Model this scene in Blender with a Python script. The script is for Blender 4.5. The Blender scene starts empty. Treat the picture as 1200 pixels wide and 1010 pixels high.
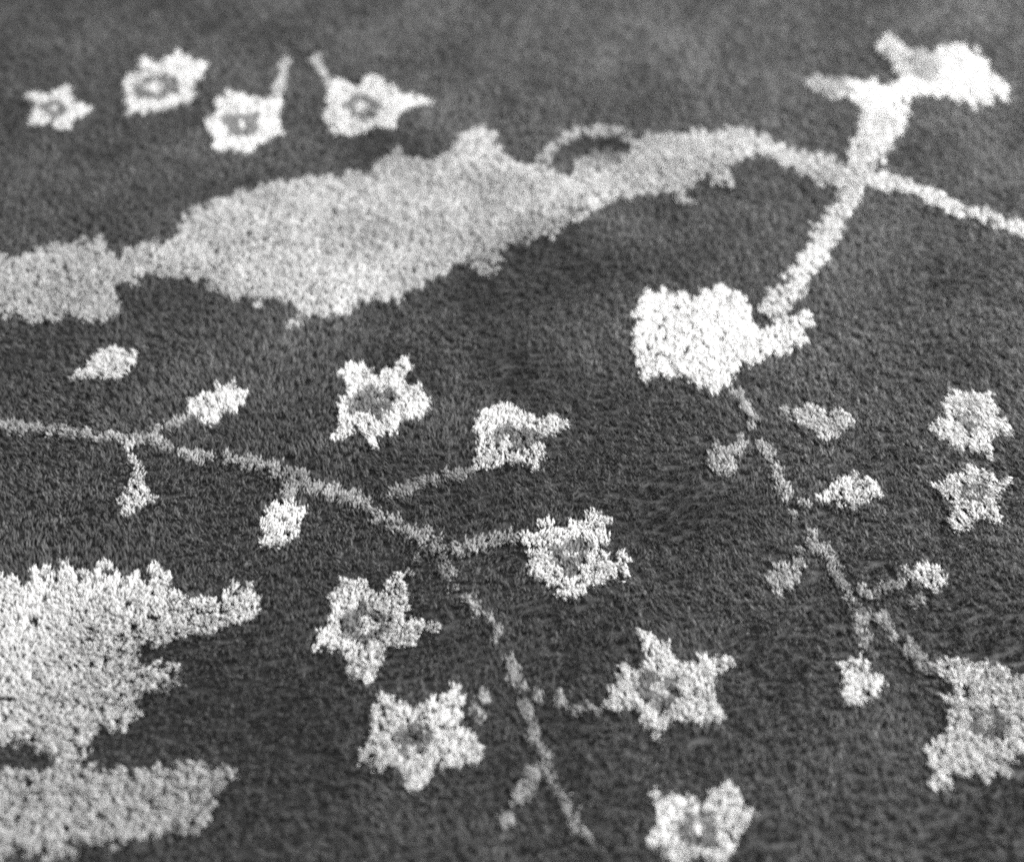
import bpy, math, mathutils
import numpy as np

rng = np.random.default_rng(11)
scene = bpy.context.scene
C = scene.collection

# ------------------------------------------------------------------ camera
F_PX = 1345.0                       # focal length in pixels of the 1200 x 1010 picture
DEP = math.radians(56.0)            # how steeply the camera looks down
DIST = 0.80
PILE = 0.0095                       # height of the pile
ZT = 0.008                          # level at which the pattern reads
cam_d = bpy.data.cameras.new('camera')
cam = bpy.data.objects.new('camera', cam_d)
C.objects.link(cam)
cam.location = (0.0, -DIST * math.cos(DEP), ZT + DIST * math.sin(DEP))
cam.rotation_euler = (math.pi / 2 - DEP, 0.0, 0.0)
cam_d.sensor_width = 36.0
cam_d.lens = 36.0 * F_PX / 1200.0
cam_d.clip_start = 0.01
cam_d.clip_end = 50.0
cam_d.dof.use_dof = True
cam_d.dof.focus_distance = 0.775
cam_d.dof.aperture_fstop = 1.85
scene.camera = cam

# ------------------------------------------------------------------ light
world = bpy.data.worlds.new('World')
scene.world = world
world.use_nodes = True
world.node_tree.nodes['Background'].inputs[0].default_value = (1, 1, 1, 1)
world.node_tree.nodes['Background'].inputs[1].default_value = 0.66


def area(name, loc, target, size, power):
    d = bpy.data.lights.new(name, 'AREA')
    d.shape = 'RECTANGLE'
    d.size, d.size_y = size
    d.energy = power
    o = bpy.data.objects.new(name, d)
    C.objects.link(o)
    o.location = loc
    v = np.array(target, float) - np.array(loc, float)
    o.rotation_euler = mathutils.Vector(v).to_track_quat('-Z', 'Y').to_euler()
    return o


area('window_light', (1.12, 0.28, 0.62), (0.50, 0.08, 0.0), (0.9, 0.6), 140.0)
area('back_light', (0.0, 1.80, 1.0), (0.0, 0.3, 0.0), (2.2, 0.8), 58.0)
area('room_light', (-1.05, -0.35, 0.85), (-0.4, -0.15, 0.0), (0.9, 0.9), 10.0)

scene.render.engine = 'CYCLES'
scene.cycles.use_denoising = False
scene.cycles.filter_width = 2.2
scene.cycles.max_bounces = 6
scene.cycles.diffuse_bounces = 4
scene.view_settings.view_transform = 'Standard'
scene.view_settings.look = 'None'
scene.view_settings.exposure = 0.14
scene.view_settings.gamma = 1.0
scene.view_settings.use_curve_mapping = False

# ------------------------------------------------------------------ plan of the rug
SD, CD = math.sin(DEP), math.cos(DEP)


def plan(pts, z=ZT):
    """picture pixels -> points of the rug's plan (metres) at height z"""
    p = np.asarray(pts, float)
    u = (p[:, 0] - 600.0) / F_PX
    v = (505.0 - p[:, 1]) / F_PX
    dx, dy, dz = u, v * SD + CD, v * CD - SD
    t = (z - cam.location[2]) / dz
    return np.stack([cam.location[0] + t * dx, cam.location[1] + t * dy], 1)


def to_px(xy, z=ZT):
    x, y = xy[:, 0], xy[:, 1]
    dx, dy, dz = x, y - cam.location[1], z - cam.location[2]
    depth = dy * CD - dz * SD
    up = dy * SD + dz * CD
    return np.stack([600 + F_PX * dx / depth, 505 - F_PX * up / depth], 1)


def inside(poly, pts):
    out = np.zeros(len(pts), bool)
    lo, hi = poly.min(0), poly.max(0)
    idx = np.nonzero(np.all((pts >= lo) & (pts <= hi), 1))[0]
    if len(idx) == 0:
        return out
    x, y = pts[idx, 0], pts[idx, 1]
    c = np.zeros(len(idx), bool)
    n = len(poly)
    for i in range(n):
        x1, y1 = poly[i]
        x2, y2 = poly[(i + 1) % n]
        if y1 == y2:
            continue
        cr = ((y1 > y) != (y2 > y)) & (x < (x2 - x1) * (y - y1) / (y2 - y1) + x1)
        c ^= cr
    out[idx] = c
    return out


def strip(pts, widths):
    """a band along a line of pixels -> outline in pixels"""
    p = np.asarray(pts, float)
    w = np.interp(np.linspace(0, 1, len(p)), np.linspace(0, 1, len(widths)), widths) / 2.1
    d = np.gradient(p, axis=0)
    d /= np.linalg.norm(d, axis=1, keepdims=True) + 1e-9
    nrm = np.stack([-d[:, 1], d[:, 0]], 1)
    return np.concatenate([p + nrm * w[:, None], (p - nrm * w[:, None])[::-1]])


def vnoise(x, y, cell, seed):
    r = np.random.default_rng(seed)
    g = r.random((64, 64))
    fx, fy = x / cell + 300.3, y / cell + 300.7
    ix, iy = np.floor(fx).astype(int), np.floor(fy).astype(int)
    tx, ty = fx - ix, fy - iy
    tx, ty = tx * tx * (3 - 2 * tx), ty * ty * (3 - 2 * ty)
    a, b = g[ix % 64, iy % 64], g[(ix + 1) % 64, iy % 64]
    c, d = g[ix % 64, (iy + 1) % 64], g[(ix + 1) % 64, (iy + 1) % 64]
    return (a * (1 - tx) + b * tx) * (1 - ty) + (c * (1 - tx) + d * tx) * ty * 1.0


# ------------------------------------------------------------------ materials
def yarn_material(name, col, sheen=0.25, rough=0.75, lo=0.90, hi=1.06, thin=0.35):
    m = bpy.data.materials.new(name)
    m.use_nodes = True
    nt = m.node_tree
    b = nt.nodes['Principled BSDF']
    b.inputs['Roughness'].default_value = rough
    b.inputs['Specular IOR Level'].default_value = 0.12
    b.inputs['Sheen Weight'].default_value = sheen
    b.inputs['Sheen Roughness'].default_value = 0.5
    at = nt.nodes.new('ShaderNodeAttribute')
    at.attribute_name = 'yarn'
    geo = nt.nodes.new('ShaderNodeNewGeometry')
    rnd = nt.nodes.new('ShaderNodeMapRange')
    rnd.inputs['To Min'].default_value = lo
    rnd.inputs['To Max'].default_value = hi
    nt.links.new(geo.outputs['Random Per Island'], rnd.inputs['Value'])
    mul = nt.nodes.new('ShaderNodeMath')
    mul.operation = 'MULTIPLY'
    nt.links.new(at.outputs['Fac'], mul.inputs[0])
    nt.links.new(rnd.outputs['Result'], mul.inputs[1])
    mix = nt.nodes.new('ShaderNodeVectorMath')
    mix.operation = 'SCALE'
    mix.inputs[0].default_value = (col[0], col[1], col[2])
    nt.links.new(mul.outputs[0], mix.inputs['Scale'])
    nt.links.new(mix.outputs[0], b.inputs['Base Color'])
    if thin > 0:
        tr = nt.nodes.new('ShaderNodeBsdfTranslucent')
        nt.links.new(mix.outputs[0], tr.inputs['Color'])
        ms = nt.nodes.new('ShaderNodeMixShader')
        ms.inputs[0].default_value = thin
        nt.links.new(b.outputs[0], ms.inputs[1])
        nt.links.new(tr.outputs[0], ms.inputs[2])
        nt.links.new(ms.outputs[0], nt.nodes['Material Output'].inputs['Surface'])
    return m


def grey(v):
    return (v * 1.0, v * 0.995, v * 0.985)


M = {
    'dark': yarn_material('dark_wool', grey(0.046), 0.04, 0.75, 0.52, 1.62, 0.0),
    'white': yarn_material('white_wool', grey(0.59)),
    'cream': yarn_material('cream_wool', grey(0.60)),
    'pale': yarn_material('pale_grey_wool', grey(0.38)),
    'vine': yarn_material('vine_wool', grey(0.31)),
    'mid': yarn_material('mid_grey_wool', grey(0.17)),
}


def simple_material(name, col, rough=0.9, scale=400.0):
    m = bpy.data.materials.new(name)
    m.use_nodes = True
    nt = m.node_tree
    b = nt.nodes['Principled BSDF']
    b.inputs['Roughness'].default_value = rough
    n = nt.nodes.new('ShaderNodeTexNoise')
    n.inputs['Scale'].default_value = scale
    tc = nt.nodes.new('ShaderNodeTexCoord')
    nt.links.new(tc.outputs['Object'], n.inputs['Vector'])
    r = nt.nodes.new('ShaderNodeValToRGB')
    r.color_ramp.elements[0].color = (*[c * 0.7 for c in col], 1)
    r.color_ramp.elements[1].color = (*[c * 1.3 for c in col], 1)
    nt.links.new(n.outputs['Fac'], r.inputs['Fac'])
    nt.links.new(r.outputs['Color'], b.inputs['Base Color'])
    return m


# ------------------------------------------------------------------ extent of the rug
X0, X1, Y0, Y1 = -0.74, 0.74, -0.36, 0.66


def box_mesh(name, lo, hi, material, parent=None):
    x0, y0, z0 = lo
    x1, y1, z1 = hi
    v = [(x0, y0, z0), (x1, y0, z0), (x1, y1, z0), (x0, y1, z0), (x0, y0, z1), (x1, y0, z1), (x1, y1, z1), (x0, y1, z1)]
    f = [(0, 3, 2, 1), (4, 5, 6, 7), (0, 1, 5, 4), (1, 2, 6, 5), (2, 3, 7, 6), (3, 0, 4, 7)]
    me = bpy.data.meshes.new(name)
    me.from_pydata(v, [], f)
    me.materials.append(material)
    o = bpy.data.objects.new(name, me)
    C.objects.link(o)
    o.parent = parent
    return o


floor = box_mesh('floor', (-3, -3, -0.05), (3, 3, -0.004), simple_material('floor_boards', grey(0.30), 0.6, 8.0))
floor['kind'] = 'structure'

rug = bpy.data.objects.new('pile_rug', None)
C.objects.link(rug)
rug.location = (0, 0, -0.0038)
rug['label'] = 'dark thick pile rug with pale star flowers, leaves and thin vines'
rug['category'] = 'rug'
bpy.context.view_layer.update()
backing = box_mesh('backing', (X0, Y0, 0.0), (X1, Y1, 0.0036), simple_material('backing_weave', grey(0.02)), rug)

# ------------------------------------------------------------------ the pattern
# every motif: (name, yarn, [outlines in pixels], [centre outlines], [eye outlines], label)
MOTIFS = []


def motif(name, yarn, outlines, centre=None, eye=None, label=None, tone=1.0):
    MOTIFS.append(dict(name=name, yarn=yarn, outlines=outlines, centre=centre, eye=eye, label=label, tone=tone))


def blob(x, y, r, ry=None):
    a = np.linspace(0, 2 * math.pi, 12, endpoint=False)
    return np.stack([x + r * np.cos(a), y + (ry or r * 0.85) * np.sin(a)], 1)


def star(x, y, r, rot, sq=0.85, inner=0.6):
    a = np.linspace(0, 2 * math.pi, 10, endpoint=False) + rot
    rr = np.where(np.arange(10) % 2 == 0, r, r * inner)
    return np.stack([x + rr * np.cos(a), y + sq * rr * np.sin(a)], 1)


# --- vines and stalks
motif('vine', 'vine', [
    strip([(-50, 490), (40, 498), (95, 504), (119, 507), (150, 509), (175, 511)], [9, 10, 9]),
    strip([(172, 509), (193, 519), (214, 527), (243, 531), (270, 533), (288, 538), (306, 541)], [10, 11, 15]),
    strip([(310, 543), (330, 548), (347, 556), (377, 568), (404, 577), (430, 588), (444, 602), (472, 614), (500, 625), (516, 640)], [14, 20, 18, 14, 14, 18]),
    strip([(513, 638), (520, 658), (534, 680), (549, 698), (566, 714)], [14, 12, 13]),
    strip([(572, 718), (578, 729), (582, 750)], [10, 9]),
    strip([(592, 757), (602, 766), (603, 790), (609, 806)], [10, 11, 13]),
    strip([(612, 818), (618, 832), (626, 855), (633, 882), (644, 897)], [13, 14, 12, 13]),
    strip([(646, 906), (652, 919), (660, 934), (672, 956), (690, 985)], [11, 10, 10]),
    strip([(448, 583), (463, 571), (489, 565), (519, 554), (556, 545)], [8, 9, 12, 11]),
    strip([(524, 641), (545, 635), (575, 630), (604, 626)], [12, 15, 10]),
    strip([(178, 506), (183, 497), (199, 492), (219, 486)], [8, 9, 8]),
    strip([(347, 556), (340, 570), (334, 582)], [14, 13]),
    strip([(486, 650), (476, 668), (470, 680)], [10, 11]),
], label='thin pale vine forking across the middle of the rug')
motif('vine', 'vine', [
    strip([(858, 452), (875, 467), (881, 484), (884, 499)], [9, 10, 8]),
    strip([(891, 508), (897, 520), (906, 536), (915, 560), (930, 584), (940, 602)], [11, 13, 11]),
    strip([(948, 615), (957, 632), (969, 648), (978, 660), (987, 681), (998, 701), (1012, 719), (1014, 737), (1013, 752)], [13, 13, 12, 15, 11]),
    strip([(1004, 691), (1024, 691), (1040, 684), (1058, 680)], [10, 13, 12]),
    strip([(1060, 749), (1070, 760), (1080, 768), (1096, 784)], [11, 12, 15]),
    strip([(866, 502), (872, 514), (868, 524)], [10, 10]),
    strip([(941, 626), (935, 642), (934, 655)], [11, 9]),
], label='thin pale vine running down from the big white blossom')
for q in ((571, 811, 8), (560, 831, 9), (635, 812, 6), (653, 820, 9), (678, 826, 9), (699, 825, 9), (625, 902, 7), (615, 921, 11), (605, 936, 9),
          (594, 956, 9), (1034, 724, 9), (1048, 744, 9), (945, 583, 7), (1076, 696, 8)):
    motif('vine_dash', 'vine', [blob(*q)])
motif('stalk', 'pale', [strip([(322, 116), (327, 90), (332, 72), (335, 58)], [11, 11, 8])])
motif('stalk', 'pale', [strip([(369, 60), (375, 75), (390, 99)], [8, 12])])
motif('stalk', 'mid', [strip([(336, 523), (362, 517), (394, 511)], [8, 8])], tone=0.75)

# --- big leaf with the vine that leaves it
motif('leaf', 'pale', [[
    (-90, 318), (40, 292), (94, 279), (103, 282), (110, 266), (118, 288), (135, 296), (160, 286), (195, 279), (205, 265), (230, 241), (255, 225),
    (290, 219), (325, 211), (345, 205), (385, 203), (432, 201), (440, 190), (450, 178), (462, 170), (475, 180), (492, 181), (522, 178),
    (530, 165), (548, 151), (562, 148), (575, 149), (580, 166), (591, 180), (606, 184), (632, 189), (650, 197), (664, 200), (672, 190),
    (676, 188), (700, 186), (728, 184), (738, 172), (745, 164), (760, 156), (780, 151), (800, 153), (840, 146), (869, 149), (908, 158), (920, 169),
    (964, 179), (994, 191), (990, 217), (985, 217), (946, 203), (923, 191), (896, 179), (869, 177), (859, 195), (847, 216), (836, 208),
    (825, 200), (813, 205), (810, 226), (802, 235), (792, 222), (780, 219), (742, 227), (703, 236), (685, 247), (659, 266), (638, 281),
    (626, 270), (596, 286), (590, 303), (572, 322), (558, 316), (549, 301), (525, 307), (504, 324), (486, 331), (460, 349), (442, 338),
    (421, 353), (395, 358), (375, 369), (355, 372), (340, 380), (344, 364), (345, 354), (330, 345), (300, 346), (270, 341), (250, 332), (235, 322), (215, 318),
    (190, 320), (160, 320), (140, 328), (130, 340), (136, 355), (128, 366), (112, 368), (94, 367), (60, 374), (20, 366), (-90, 380)]],
    label='long pale grey leaf with ragged edges, largest motif of the rug')
motif('leaf_curl', 'vine', [strip([(633, 186), (645, 171), (664, 159), (686, 149), (706, 147), (724, 150), (740, 162)], [9, 8, 9, 9])],
      label='faint pale curl over a dark hollow on the upper edge of the leaf')
motif('leaf_fill', 'mid', [[(670, 186), (690, 173), (715, 170), (735, 174), (728, 191), (700, 194), (676, 198)]], tone=1.7)  # mid grey yarn, part of the pattern below the curl

# --- broad stem crossing at the upper right
motif('stem', 'white', [
    strip([(900, 368), (912, 350), (930, 330), (950, 300), (972, 265), (990, 235), (1000, 208), (1013, 180), (1025, 155), (1036, 130)], [32, 26, 25, 26, 27, 29, 34, 42, 54]),
    strip([(1000, 205), (1030, 207), (1056, 213), (1083, 221), (1107, 233), (1130, 242), (1200, 268), (1290, 305)], [24, 16, 17, 15, 13])],
    label='broad white stem ending at the big blossom', tone=0.85)
motif('leaf', 'white', [[
    (976, 92), (990, 89), (1027, 92), (1050, 99), (1058, 97), (1053, 85), (1046, 74), (1038, 60), (1028, 44), (1040, 36), (1056, 40), (1066, 54), (1066, 70), (1070, 84), (1077, 92), (1097, 91),
    (1093, 70), (1096, 54), (1120, 47), (1145, 58), (1170, 82), (1182, 102), (1150, 118), (1122, 110), (1098, 105), (1077, 105), (1062, 112), (1065, 131), (1055, 150), (1040, 160), (1020, 150), (1018, 137),
    (1010, 122), (998, 112), (970, 104)]],
    label='bright white leaf at the upper right corner, where the stem ends')

motif('leaf_spur', 'pale', [[(940, 94), (958, 85), (990, 87), (1000, 104), (985, 104), (962, 102)]], tone=0.9)
motif('leaf_spot', 'pale', [[(1068, 56), (1089, 54), (1093, 72), (1097, 91), (1077, 92), (1070, 84)]])

# --- flowers
motif('flower', 'white', [[(146, 91), (160, 80), (165, 66), (188, 70), (205, 58), (222, 66), (235, 73), (223, 96), (224, 109), (190, 124), (150, 126), (147, 108)]],
      [[(154, 99), (178, 87), (203, 85), (207, 100), (186, 112), (163, 110)]], [blob(180, 98, 12, 7)], 'white hexagonal flower, cut by the upper left edge of the picture')
motif('flower', 'white', [[(238, 139), (254, 130), (252, 119), (264, 105), (288, 107), (306, 115), (322, 112), (326, 140), (328, 149), (306, 161), (285, 172), (264, 167), (251, 168), (246, 149)]],
      [[(259, 141), (264, 133), (301, 128), (304, 134), (295, 152), (270, 154)]], [blob(282, 142, 6, 4)], 'white flower with a short stalk, above the left half of the leaf')
motif('flower', 'white', [[(381, 131), (386, 110), (389, 93), (402, 92), (416, 97), (432, 84), (442, 85), (451, 93), (466, 104), (495, 115), (470, 125), (459, 143), (430, 146), (408, 154), (390, 147)]],
      [[(402, 119), (412, 110), (426, 107), (440, 117), (442, 128), (428, 134), (410, 130)]], [blob(423, 121, 7, 5)], 'white pointed flower above the middle of the leaf', tone=0.92)
motif('flower', 'white', [star(64, 124, 40, 0.0, 0.72)], [blob(62, 124, 14, 9)], [blob(62, 124, 5, 4)], 'white flower of which only one tip reaches the left edge')
motif('flower', 'cream', [[(401, 428), (416, 421), (426, 424), (440, 435), (457, 429), (462, 418), (471, 418), (478, 432), (469, 443), (475, 450), (488, 451), (502, 468), (489, 482), (468, 490),
                           (460, 503), (444, 505), (440, 517), (433, 511), (428, 500), (417, 494), (407, 509), (392, 507), (399, 490), (397, 475), (402, 460), (404, 451)]],
      [[(430, 454), (458, 453), (463, 464), (452, 477), (447, 483), (431, 481), (422, 477), (412, 476), (411, 459), (422, 461)]], [blob(443, 463, 4), blob(425, 467, 5), blob(435, 472, 4)],
      'white five pointed flower standing alone above the vine', tone=1.08)
motif('flower', 'cream', [[(565, 476), (584, 469), (608, 476), (635, 488), (650, 484), (662, 493), (647, 504), (635, 516), (641, 530), (626, 543), (608, 536), (590, 540), (576, 545), (558, 541), (561, 516), (556, 496)]],
      [[(574, 510), (588, 495), (611, 499), (631, 507), (622, 519), (609, 528), (600, 520)]], [[(584, 504), (598, 504), (603, 530), (592, 530)]], 'white flower on the straight side stalk right of centre', tone=0.96)
motif('flower', 'cream', [[(612, 626), (629, 622), (638, 605), (662, 608), (680, 607), (691, 596), (711, 606), (712, 626), (706, 638), (715, 647), (732, 644), (740, 659), (721, 674), (697, 681),
                           (680, 696), (662, 693), (656, 684), (623, 668), (620, 653), (622, 640)]],
      [[(648, 637), (683, 628), (691, 637), (685, 656), (677, 666), (662, 668), (652, 655)]], [blob(668, 647, 9, 4)], 'white five pointed flower left of the faint dark patch', tone=1.0)
motif('flower', 'cream', [[(401, 676), (416, 680), (430, 676), (442, 692), (454, 680), (466, 672), (475, 683), (476, 709), (472, 727), (494, 717), (507, 735), (483, 748), (454, 756), (445, 778), (436, 787), (425, 794),
                           (410, 783), (410, 769), (395, 757), (371, 755), (380, 736), (392, 715), (386, 698)]],
      [[(398, 727), (409, 714), (428, 710), (447, 718), (455, 733), (440, 747), (420, 747), (403, 740)]], [[(416, 722), (432, 719), (444, 727), (436, 740), (420, 738)]], 'white flower hanging from the vine, lower left of centre', tone=1.05)
motif('flower', 'cream', [[(437, 822), (452, 806), (463, 812), (477, 818), (495, 821), (516, 812), (528, 799), (538, 803), (536, 840), (546, 852), (559, 870), (556, 889), (534, 889), (513, 902), (495, 920), (474, 917), (466, 899),
                           (445, 896), (428, 888), (424, 878), (436, 858), (435, 837)]],
      [[(461, 864), (477, 847), (502, 846), (504, 864), (487, 878), (468, 880)]], [blob(483, 863, 9, 5)], 'white broad flower nearest the lower edge, left of the vine', tone=1.0)
motif('flower', 'cream', [[(711, 813), (727, 790), (724, 781), (739, 778), (754, 769), (757, 751), (745, 737), (757, 735), (769, 748), (777, 742), (782, 757), (793, 757), (804, 771), (819, 767), (839, 764), (852, 772), (845, 787),
                           (829, 804), (842, 819), (849, 831), (836, 841), (813, 839), (792, 841), (780, 853), (766, 862), (757, 846), (745, 822), (727, 829), (715, 825)]],
      [[(744, 796), (762, 785), (784, 793), (797, 808), (788, 826), (772, 824), (756, 812)]], [blob(770, 805, 10, 8)], 'white five pointed flower at lower right of centre', tone=0.93)
motif('flower', 'cream', [[(764, 925), (795, 932), (810, 930), (827, 936), (837, 919), (864, 913), (870, 935), (878, 958), (862, 975), (850, 1004), (820, 1000), (800, 1012), (785, 995), (757, 985), (772, 958)]],
      [blob(820, 968, 22, 16)], [blob(820, 968, 9, 6)], 'white flower cut by the lower edge of the picture', tone=0.95)
motif('blossom', 'white', [[(754, 350), (760, 344), (775, 333), (787, 343), (800, 340), (812, 344), (824, 334), (840, 330), (858, 333), (877, 351), (883, 368), (888, 381), (899, 380), (923, 368), (946, 362), (950, 374), (946, 392), (929, 406),
                            (905, 414), (878, 421), (860, 436), (854, 449), (838, 456), (822, 451), (816, 442), (795, 439), (780, 438), (757, 436), (745, 421), (749, 416), (740, 408), (745, 389), (743, 363)]],
      label='big solid white blossom where the broad stem ends', tone=1.05)

# --- buds
motif('bud', 'white', [[(78, 440), (95, 432), (110, 418), (116, 406), (135, 402), (147, 411), (160, 414), (151, 423), (136, 437), (119, 433), (95, 436)], strip([(84, 438), (100, 430), (114, 424)], [9, 12])], label='small white bud at the left edge below the leaf')
motif('bud', 'cream', [[(220, 472), (229, 463), (240, 455), (266, 445), (273, 454), (283, 457), (279, 469), (258, 481), (240, 493), (223, 481)]], label='small white bud on a short stalk above the vine')
motif('bud', 'white', [[(328, 579), (338, 584), (356, 594), (358, 605), (344, 623), (332, 632), (309, 636), (306, 620), (300, 614), (306, 602), (318, 592)]], label='white drop shaped bud hanging under the vine')
motif('bud', 'cream', [[(152, 558), (163, 553), (169, 566), (175, 570), (181, 585), (163, 588), (150, 597), (139, 595), (138, 583), (149, 573)], strip([(151, 514), (154, 532), (157, 560)], [11, 12])], label='small pale bud hanging at the left edge', tone=0.85)
motif('leaflet', 'pale', [[(915, 472), (937, 478), (955, 473), (970, 485), (982, 476), (994, 481), (998, 491), (985, 501), (970, 512), (949, 498), (937, 488), (920, 485)]], label='small pale leaflet below the big blossom', tone=1.1)
motif('leaflet', 'pale', [[(955, 585), (961, 571), (982, 564), (1000, 553), (1015, 552), (1034, 570), (1018, 582), (1000, 589), (982, 585)]], label='small pale slanting leaflet beside the right vine', tone=1.3)
motif('bud', 'vine', [[(829, 525), (845, 516), (863, 519), (875, 516), (866, 540), (851, 555), (836, 549)]], label='faint grey bud left of the right vine', tone=1.0)
motif('bud', 'vine', [[(899, 671), (914, 656), (940, 653), (941, 677), (926, 689), (905, 695), (899, 689)]], label='faint grey bud lower on the right vine', tone=1.0)
motif('bud', 'white', [[(1056, 665), (1077, 657), (1095, 653), (1104, 665), (1116, 680), (1098, 686), (1077, 683), (1062, 677)]], label='white bud on the side stalk near the right edge')
motif('bud', 'white', [[(985, 778), (997, 766), (1012, 769), (1018, 778), (1032, 784), (1041, 796), (1024, 807), (1006, 819), (1001, 828), (992, 812), (994, 799)]], label='white pointed bud under the end of the right vine')

# --- motifs cut by the edges
motif('palmette', 'white', [[(-90, 650), (20, 676), (60, 660), (93, 668), (113, 662), (122, 655), (136, 653), (139, 672), (163, 678), (175, 665), (193, 655), (200, 675), (211, 699), (229, 695), (249, 689), (264, 686), (293, 686), (301, 706), (282, 723),
                             (258, 731), (229, 740), (205, 746), (160, 753), (157, 766), (178, 774), (211, 777), (199, 793), (178, 804), (160, 817), (159, 847), (139, 848), (113, 849), (104, 859), (98, 880), (92, 900), (60, 880), (20, 868), (-90, 850)]],
      label='big white ragged palmette at the left edge', tone=0.98)
motif('palmette', 'cream', [[(-90, 915), (20, 900), (92, 895), (113, 902), (139, 903), (166, 897), (205, 888), (220, 896), (237, 900), (267, 899), (263, 923), (252, 940), (215, 968), (140, 985), (20, 1000), (-90, 1040)]],
      label='pale ragged leaf at the lower left corner', tone=0.75)
motif('flower', 'white', [[(1087, 496), (1107, 487), (1108, 469), (1122, 451), (1140, 458), (1162, 455), (1166, 480), (1185, 496), (1165, 508), (1158, 530), (1136, 520), (1122, 522), (1107, 508)]],
      [blob(1138, 490, 13, 10)], [blob(1138, 490, 5, 4)], 'white flower cut by the right edge, upper of two', tone=0.9)
motif('flower', 'white', [[(1086, 564), (1104, 562), (1122, 551), (1140, 540), (1160, 552), (1180, 560), (1170, 582), (1168, 606), (1140, 604), (1124, 622), (1110, 608), (1118, 590), (1107, 574)]],
      [blob(1143, 575, 13, 10)], [blob(1143, 575, 5, 4)], 'white flower cut by the right edge, lower of two', tone=0.9)
motif('flower', 'white', [[(1101, 780), (1122, 776), (1160, 780), (1200, 800), (1210, 860), (1170, 905), (1122, 905), (1113, 908), (1110, 921), (1095, 914), (1089, 888), (1077, 869), (1095, 866), (1110, 855), (1117, 828), (1102, 814), (1119, 806), (1110, 793)]],
      [blob(1160, 845, 20, 15)], [blob(1160, 845, 8, 6)], 'white ragged flower cut by the right edge near the lower corner')

# ------------------------------------------------------------------ where the tufts stand
STEP = 0.0046
nx = int((X1 - X0) / STEP)
ny = int((Y1 - Y0) / STEP)
gx, gy = np.meshgrid(np.arange(nx), np.arange(ny))
tx = X0 + STEP * (gx + 0.5 + 0.5 * (gy % 2)) + rng.normal(0, STEP * 0.17, gx.shape)
ty = Y0 + STEP * (gy + 0.5) + rng.normal(0, STEP * 0.17, gx.shape)
tx, ty = tx.ravel(), ty.ravel()
keep = (tx < X1 - 0.002) & (ty < Y1 - 0.002)
tx, ty = tx[keep], ty[keep]
NT = len(tx)

# lean of the nap: brushed to the left on the right-hand side, with soft swirls
un = np.clip(tx / 0.45, -1.3, 1.5)
lean_x = -0.03 - 0.62 * np.clip(un + 0.08, 0, 2) + 0.16 * np.clip(-un, 0, 1)
lean_y = 0.20 - 0.18 * np.clip(un, 0, 1)
lean_x = lean_x + 0.42 * (vnoise(tx, ty, 0.055, 1) - 0.5) + 0.30 * (vnoise(tx, ty, 0.018, 2) - 0.5)
lean_y = lean_y + 0.50 * (vnoise(tx, ty, 0.060, 3) - 0.5) + 0.35 * (vnoise(tx, ty, 0.020, 4) - 0.5)


height = PILE * (1 + 0.10 * (vnoise(tx, ty, 0.05, 5) - 0.5) + rng.normal(0, 0.05, NT))
# hollows and brushed patches: the nap leans towards the viewer's side and stands lower
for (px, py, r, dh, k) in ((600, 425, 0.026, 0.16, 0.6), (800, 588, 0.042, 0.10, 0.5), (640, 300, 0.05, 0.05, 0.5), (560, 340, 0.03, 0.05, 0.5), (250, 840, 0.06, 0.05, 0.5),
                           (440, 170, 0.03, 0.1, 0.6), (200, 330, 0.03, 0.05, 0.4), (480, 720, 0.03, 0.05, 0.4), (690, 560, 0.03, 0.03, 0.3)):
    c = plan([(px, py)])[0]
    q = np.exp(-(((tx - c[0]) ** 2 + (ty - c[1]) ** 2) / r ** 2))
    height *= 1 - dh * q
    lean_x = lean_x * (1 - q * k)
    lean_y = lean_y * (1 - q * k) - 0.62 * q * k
hx = rng.normal(0, 0.10, NT)
hy = rng.normal(0, 0.10, NT)
lean_x, lean_y = lean_x + hx, lean_y + hy
tipxy = np.stack([tx + lean_x * height * 0.85, ty + lean_y * height * 0.85], 1)
pix0 = to_px(tipxy)
tone_noise = 1 + 0.55 * (vnoise(tx, ty, 0.045, 6) - 0.5) + 0.50 * (vnoise(tx, ty, 0.0105, 7) - 0.5)
yarn = np.clip(tone_noise * (1 + rng.normal(0, 0.12, NT)), 0.45, 1.6)
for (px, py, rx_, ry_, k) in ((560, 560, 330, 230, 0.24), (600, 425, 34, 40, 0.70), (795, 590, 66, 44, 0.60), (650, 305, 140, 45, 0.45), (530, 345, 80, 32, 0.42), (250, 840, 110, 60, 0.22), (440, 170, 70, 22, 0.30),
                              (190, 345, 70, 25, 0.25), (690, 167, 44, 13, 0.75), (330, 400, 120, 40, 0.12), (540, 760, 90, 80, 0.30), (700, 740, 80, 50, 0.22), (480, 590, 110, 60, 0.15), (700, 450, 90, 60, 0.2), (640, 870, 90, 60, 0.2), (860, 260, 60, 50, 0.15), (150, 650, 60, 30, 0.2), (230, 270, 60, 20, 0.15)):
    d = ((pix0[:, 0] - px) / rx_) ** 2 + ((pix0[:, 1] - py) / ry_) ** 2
    yarn = yarn * (1 - k * np.exp(-d * (0.6 + 0.9 * vnoise(tx, ty, 0.02, 12))))  # nap shade painted into the yarn colour as patches, with stains and darker dye
yarn_light = 1 + (yarn - 1) * 0.26

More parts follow.
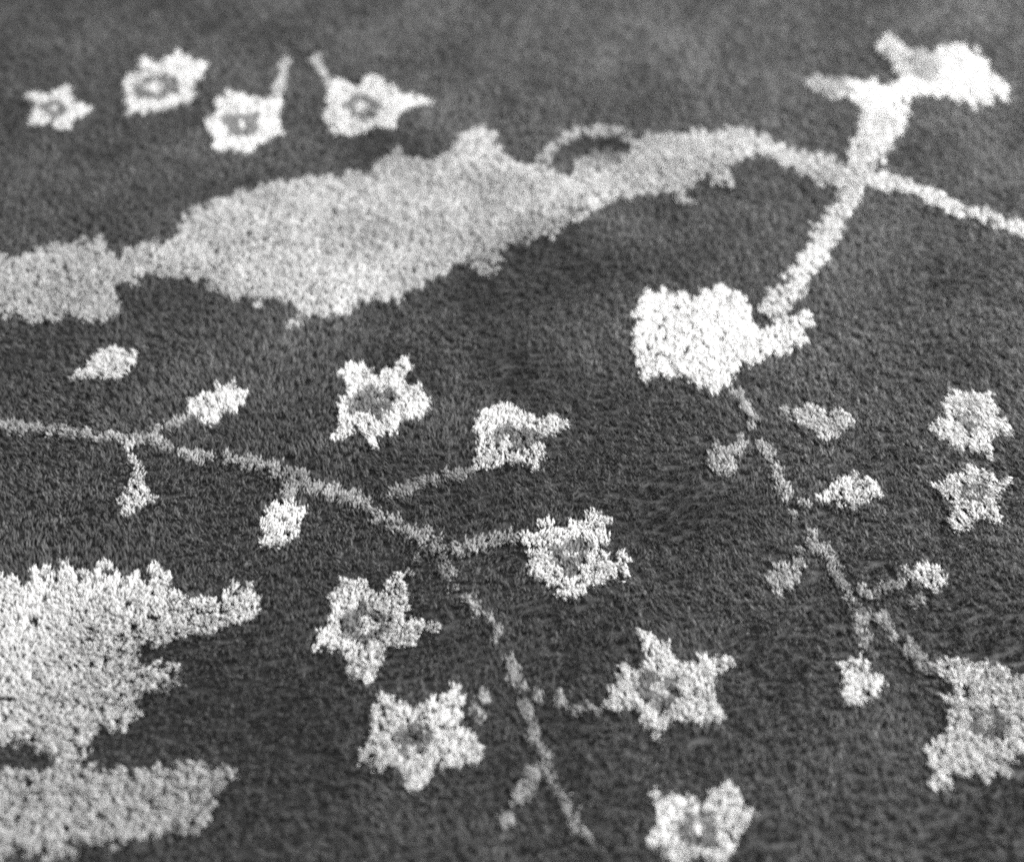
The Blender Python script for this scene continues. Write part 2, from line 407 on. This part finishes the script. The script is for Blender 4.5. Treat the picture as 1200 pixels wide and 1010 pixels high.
ragged = tipxy + np.stack([0.0032 * (vnoise(tx, ty, 0.007, 8) - 0.5), 0.0044 * (vnoise(tx, ty, 0.007, 9) - 0.5)], 1)
ragged = ragged + rng.normal(0, 0.0011, (NT, 2))
RAG = {'vine': 0.3, 'leaf_curl': 1.2, 'leaf': 2.1, 'palmette': 2.0, 'stem': 1.2, 'blossom': 0.8}
vine_gap = vnoise(tx, ty, 0.009, 21)
owner = np.full(NT, -1)
role = np.zeros(NT, int)            # 0 petals, 1 centre
for i, m in enumerate(MOTIFS):
    for o in m['outlines']:
        if m['name'] in ('flower', 'bud', 'leaflet') and len(o) > 8:
            o = np.asarray(o, float)
            c = o.mean(0)
            d = o - c
            rr = np.linalg.norm(d, axis=1, keepdims=True)
            if m['name'] == 'flower':
                d = d * (rr / rr.mean()) ** 0.2
            o = c + d * (1 + (1.8 if m['name'] == 'bud' else 1.2) / (np.linalg.norm(d, axis=1, keepdims=True) + 1e-6))
        h = inside(plan(o), tipxy + (ragged - tipxy) * RAG.get(m['name'], 0.5))
        if m['name'] == 'leaf_curl':
            h &= (vine_gap > 0.38) & (rng.random(NT) > 0.1)
        if m['name'] == 'vine':
            h &= (rng.random(NT) > 0.06) & (vine_gap > 0.10)
        owner[h] = i
        role[h] = 0
    for o in m['centre'] or []:
        o = np.asarray(o, float)
        d = o - o.mean(0)
        o = o.mean(0) + d * (1 + 2.6 / (np.linalg.norm(d, axis=1, keepdims=True) + 1e-6))
        h = inside(plan(o), tipxy)
        owner[h] = i
        role[h] = 1
    for o in m['eye'] or []:
        h = inside(plan(o), tipxy)
        owner[h] = i
        role[h] = 0

pix = to_px(tipxy)
near = (pix[:, 0] > -25) & (pix[:, 0] < 1225) & (pix[:, 1] > -25) & (pix[:, 1] < 1040)


# ------------------------------------------------------------------ building the strands
def pile_mesh(name, idx, material, parent, tone=1.0, fine=False, mottle=1.0):
    """every tuft of wool is a bunch of spindle-shaped strands with three sides"""
    groups = [(idx[near[idx]], 9 if fine else 20, 1.0), (idx[~near[idx]], 2 if fine else 4, 2.0)]
    V, T, Y = [], [], []
    base = 0
    for ids, k, fat in groups:
        if len(ids) == 0:
            continue
        t = np.repeat(ids, k)
        n = len(t)
        a = rng.random(n) * 2 * math.pi
        r = STEP * np.where(rng.random(n) < (0.40 if fine else 0.52), 0.80, 0.50) * np.sqrt(rng.random(n))
        rx, ry = r * np.cos(a), r * np.sin(a)
        h = height[t] * (1 + rng.normal(0, 0.08 if fine else 0.06, n))
        clump = 0.70
        sp = 0.145 if fine else 0.17
        lx = lean_x[t] + rng.normal(0, sp, n)
        ly = lean_y[t] + rng.normal(0, sp, n)
        g = (0.60 if fine else 0.66) + 0.08 * rng.random(n)
        p0 = np.stack([tx[t] + rx, ty[t] + ry, np.full(n, 0.002)], 1)
        p2 = np.stack([tx[t] + rx * clump + lx * h * 0.95, ty[t] + ry * clump + ly * h * 0.95, h], 1)
        e = g ** 1.35
        p1 = p0 * (1 - e)[:, None] + p2 * e[:, None]
        p1[:, 2] = h * g
        w = fat * ((0.00038 + 0.00020 * rng.random(n)) if fine else (0.00047 + 0.00022 * rng.random(n)))
        ph = rng.random(n) * 2 * math.pi
        ring = [p0]
        for q in range(3):
            an = ph + q * 2 * math.pi / 3
            ring.append(p1 + np.stack([w * np.cos(an), w * np.sin(an), np.zeros(n)], 1))
        ring.append(p2)
        v = np.stack(ring, 1).reshape(-1, 3)
        b = base + 5 * np.arange(n)[:, None]
        f = np.array([[0, 2, 1], [0, 3, 2], [0, 1, 3], [1, 2, 4], [2, 3, 4], [3, 1, 4]])
        T.append((b[:, None, :] + f[None]).reshape(-1, 3))
        V.append(v)
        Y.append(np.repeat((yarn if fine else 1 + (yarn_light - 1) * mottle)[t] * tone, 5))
        base += 5 * n
    V, T, Y = np.concatenate(V), np.concatenate(T), np.concatenate(Y)
    me = bpy.data.meshes.new(name)
    me.vertices.add(len(V))
    me.vertices.foreach_set('co', V.astype(np.float32).ravel())
    me.loops.add(len(T) * 3)
    me.loops.foreach_set('vertex_index', T.astype(np.int32).ravel())
    me.polygons.add(len(T))
    me.polygons.foreach_set('loop_start', (np.arange(len(T)) * 3).astype(np.int32))
    me.polygons.foreach_set('use_smooth', np.ones(len(T), bool))
    at = me.attributes.new('yarn', 'FLOAT', 'POINT')
    at.data.foreach_set('value', Y.astype(np.float32))
    me.update(calc_edges=True)
    me.materials.append(material)
    o = bpy.data.objects.new(name, me)
    C.objects.link(o)
    o.parent = parent
    return o


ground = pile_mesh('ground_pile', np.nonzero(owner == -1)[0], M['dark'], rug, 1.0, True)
ground['kind'] = 'stuff'
ground['label'] = 'dark grey wool pile between the pale motifs'
for i, m in enumerate(MOTIFS):
    ids = np.nonzero((owner == i) & (role == 0))[0]
    if len(ids) == 0:
        continue
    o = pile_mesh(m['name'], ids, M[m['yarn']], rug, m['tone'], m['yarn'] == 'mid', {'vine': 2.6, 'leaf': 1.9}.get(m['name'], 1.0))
    if m['label']:
        o['label'] = m['label']
    ids = np.nonzero((owner == i) & (role == 1))[0]
    if len(ids):
        c = pile_mesh('flower_centre', ids, M['mid'], o)
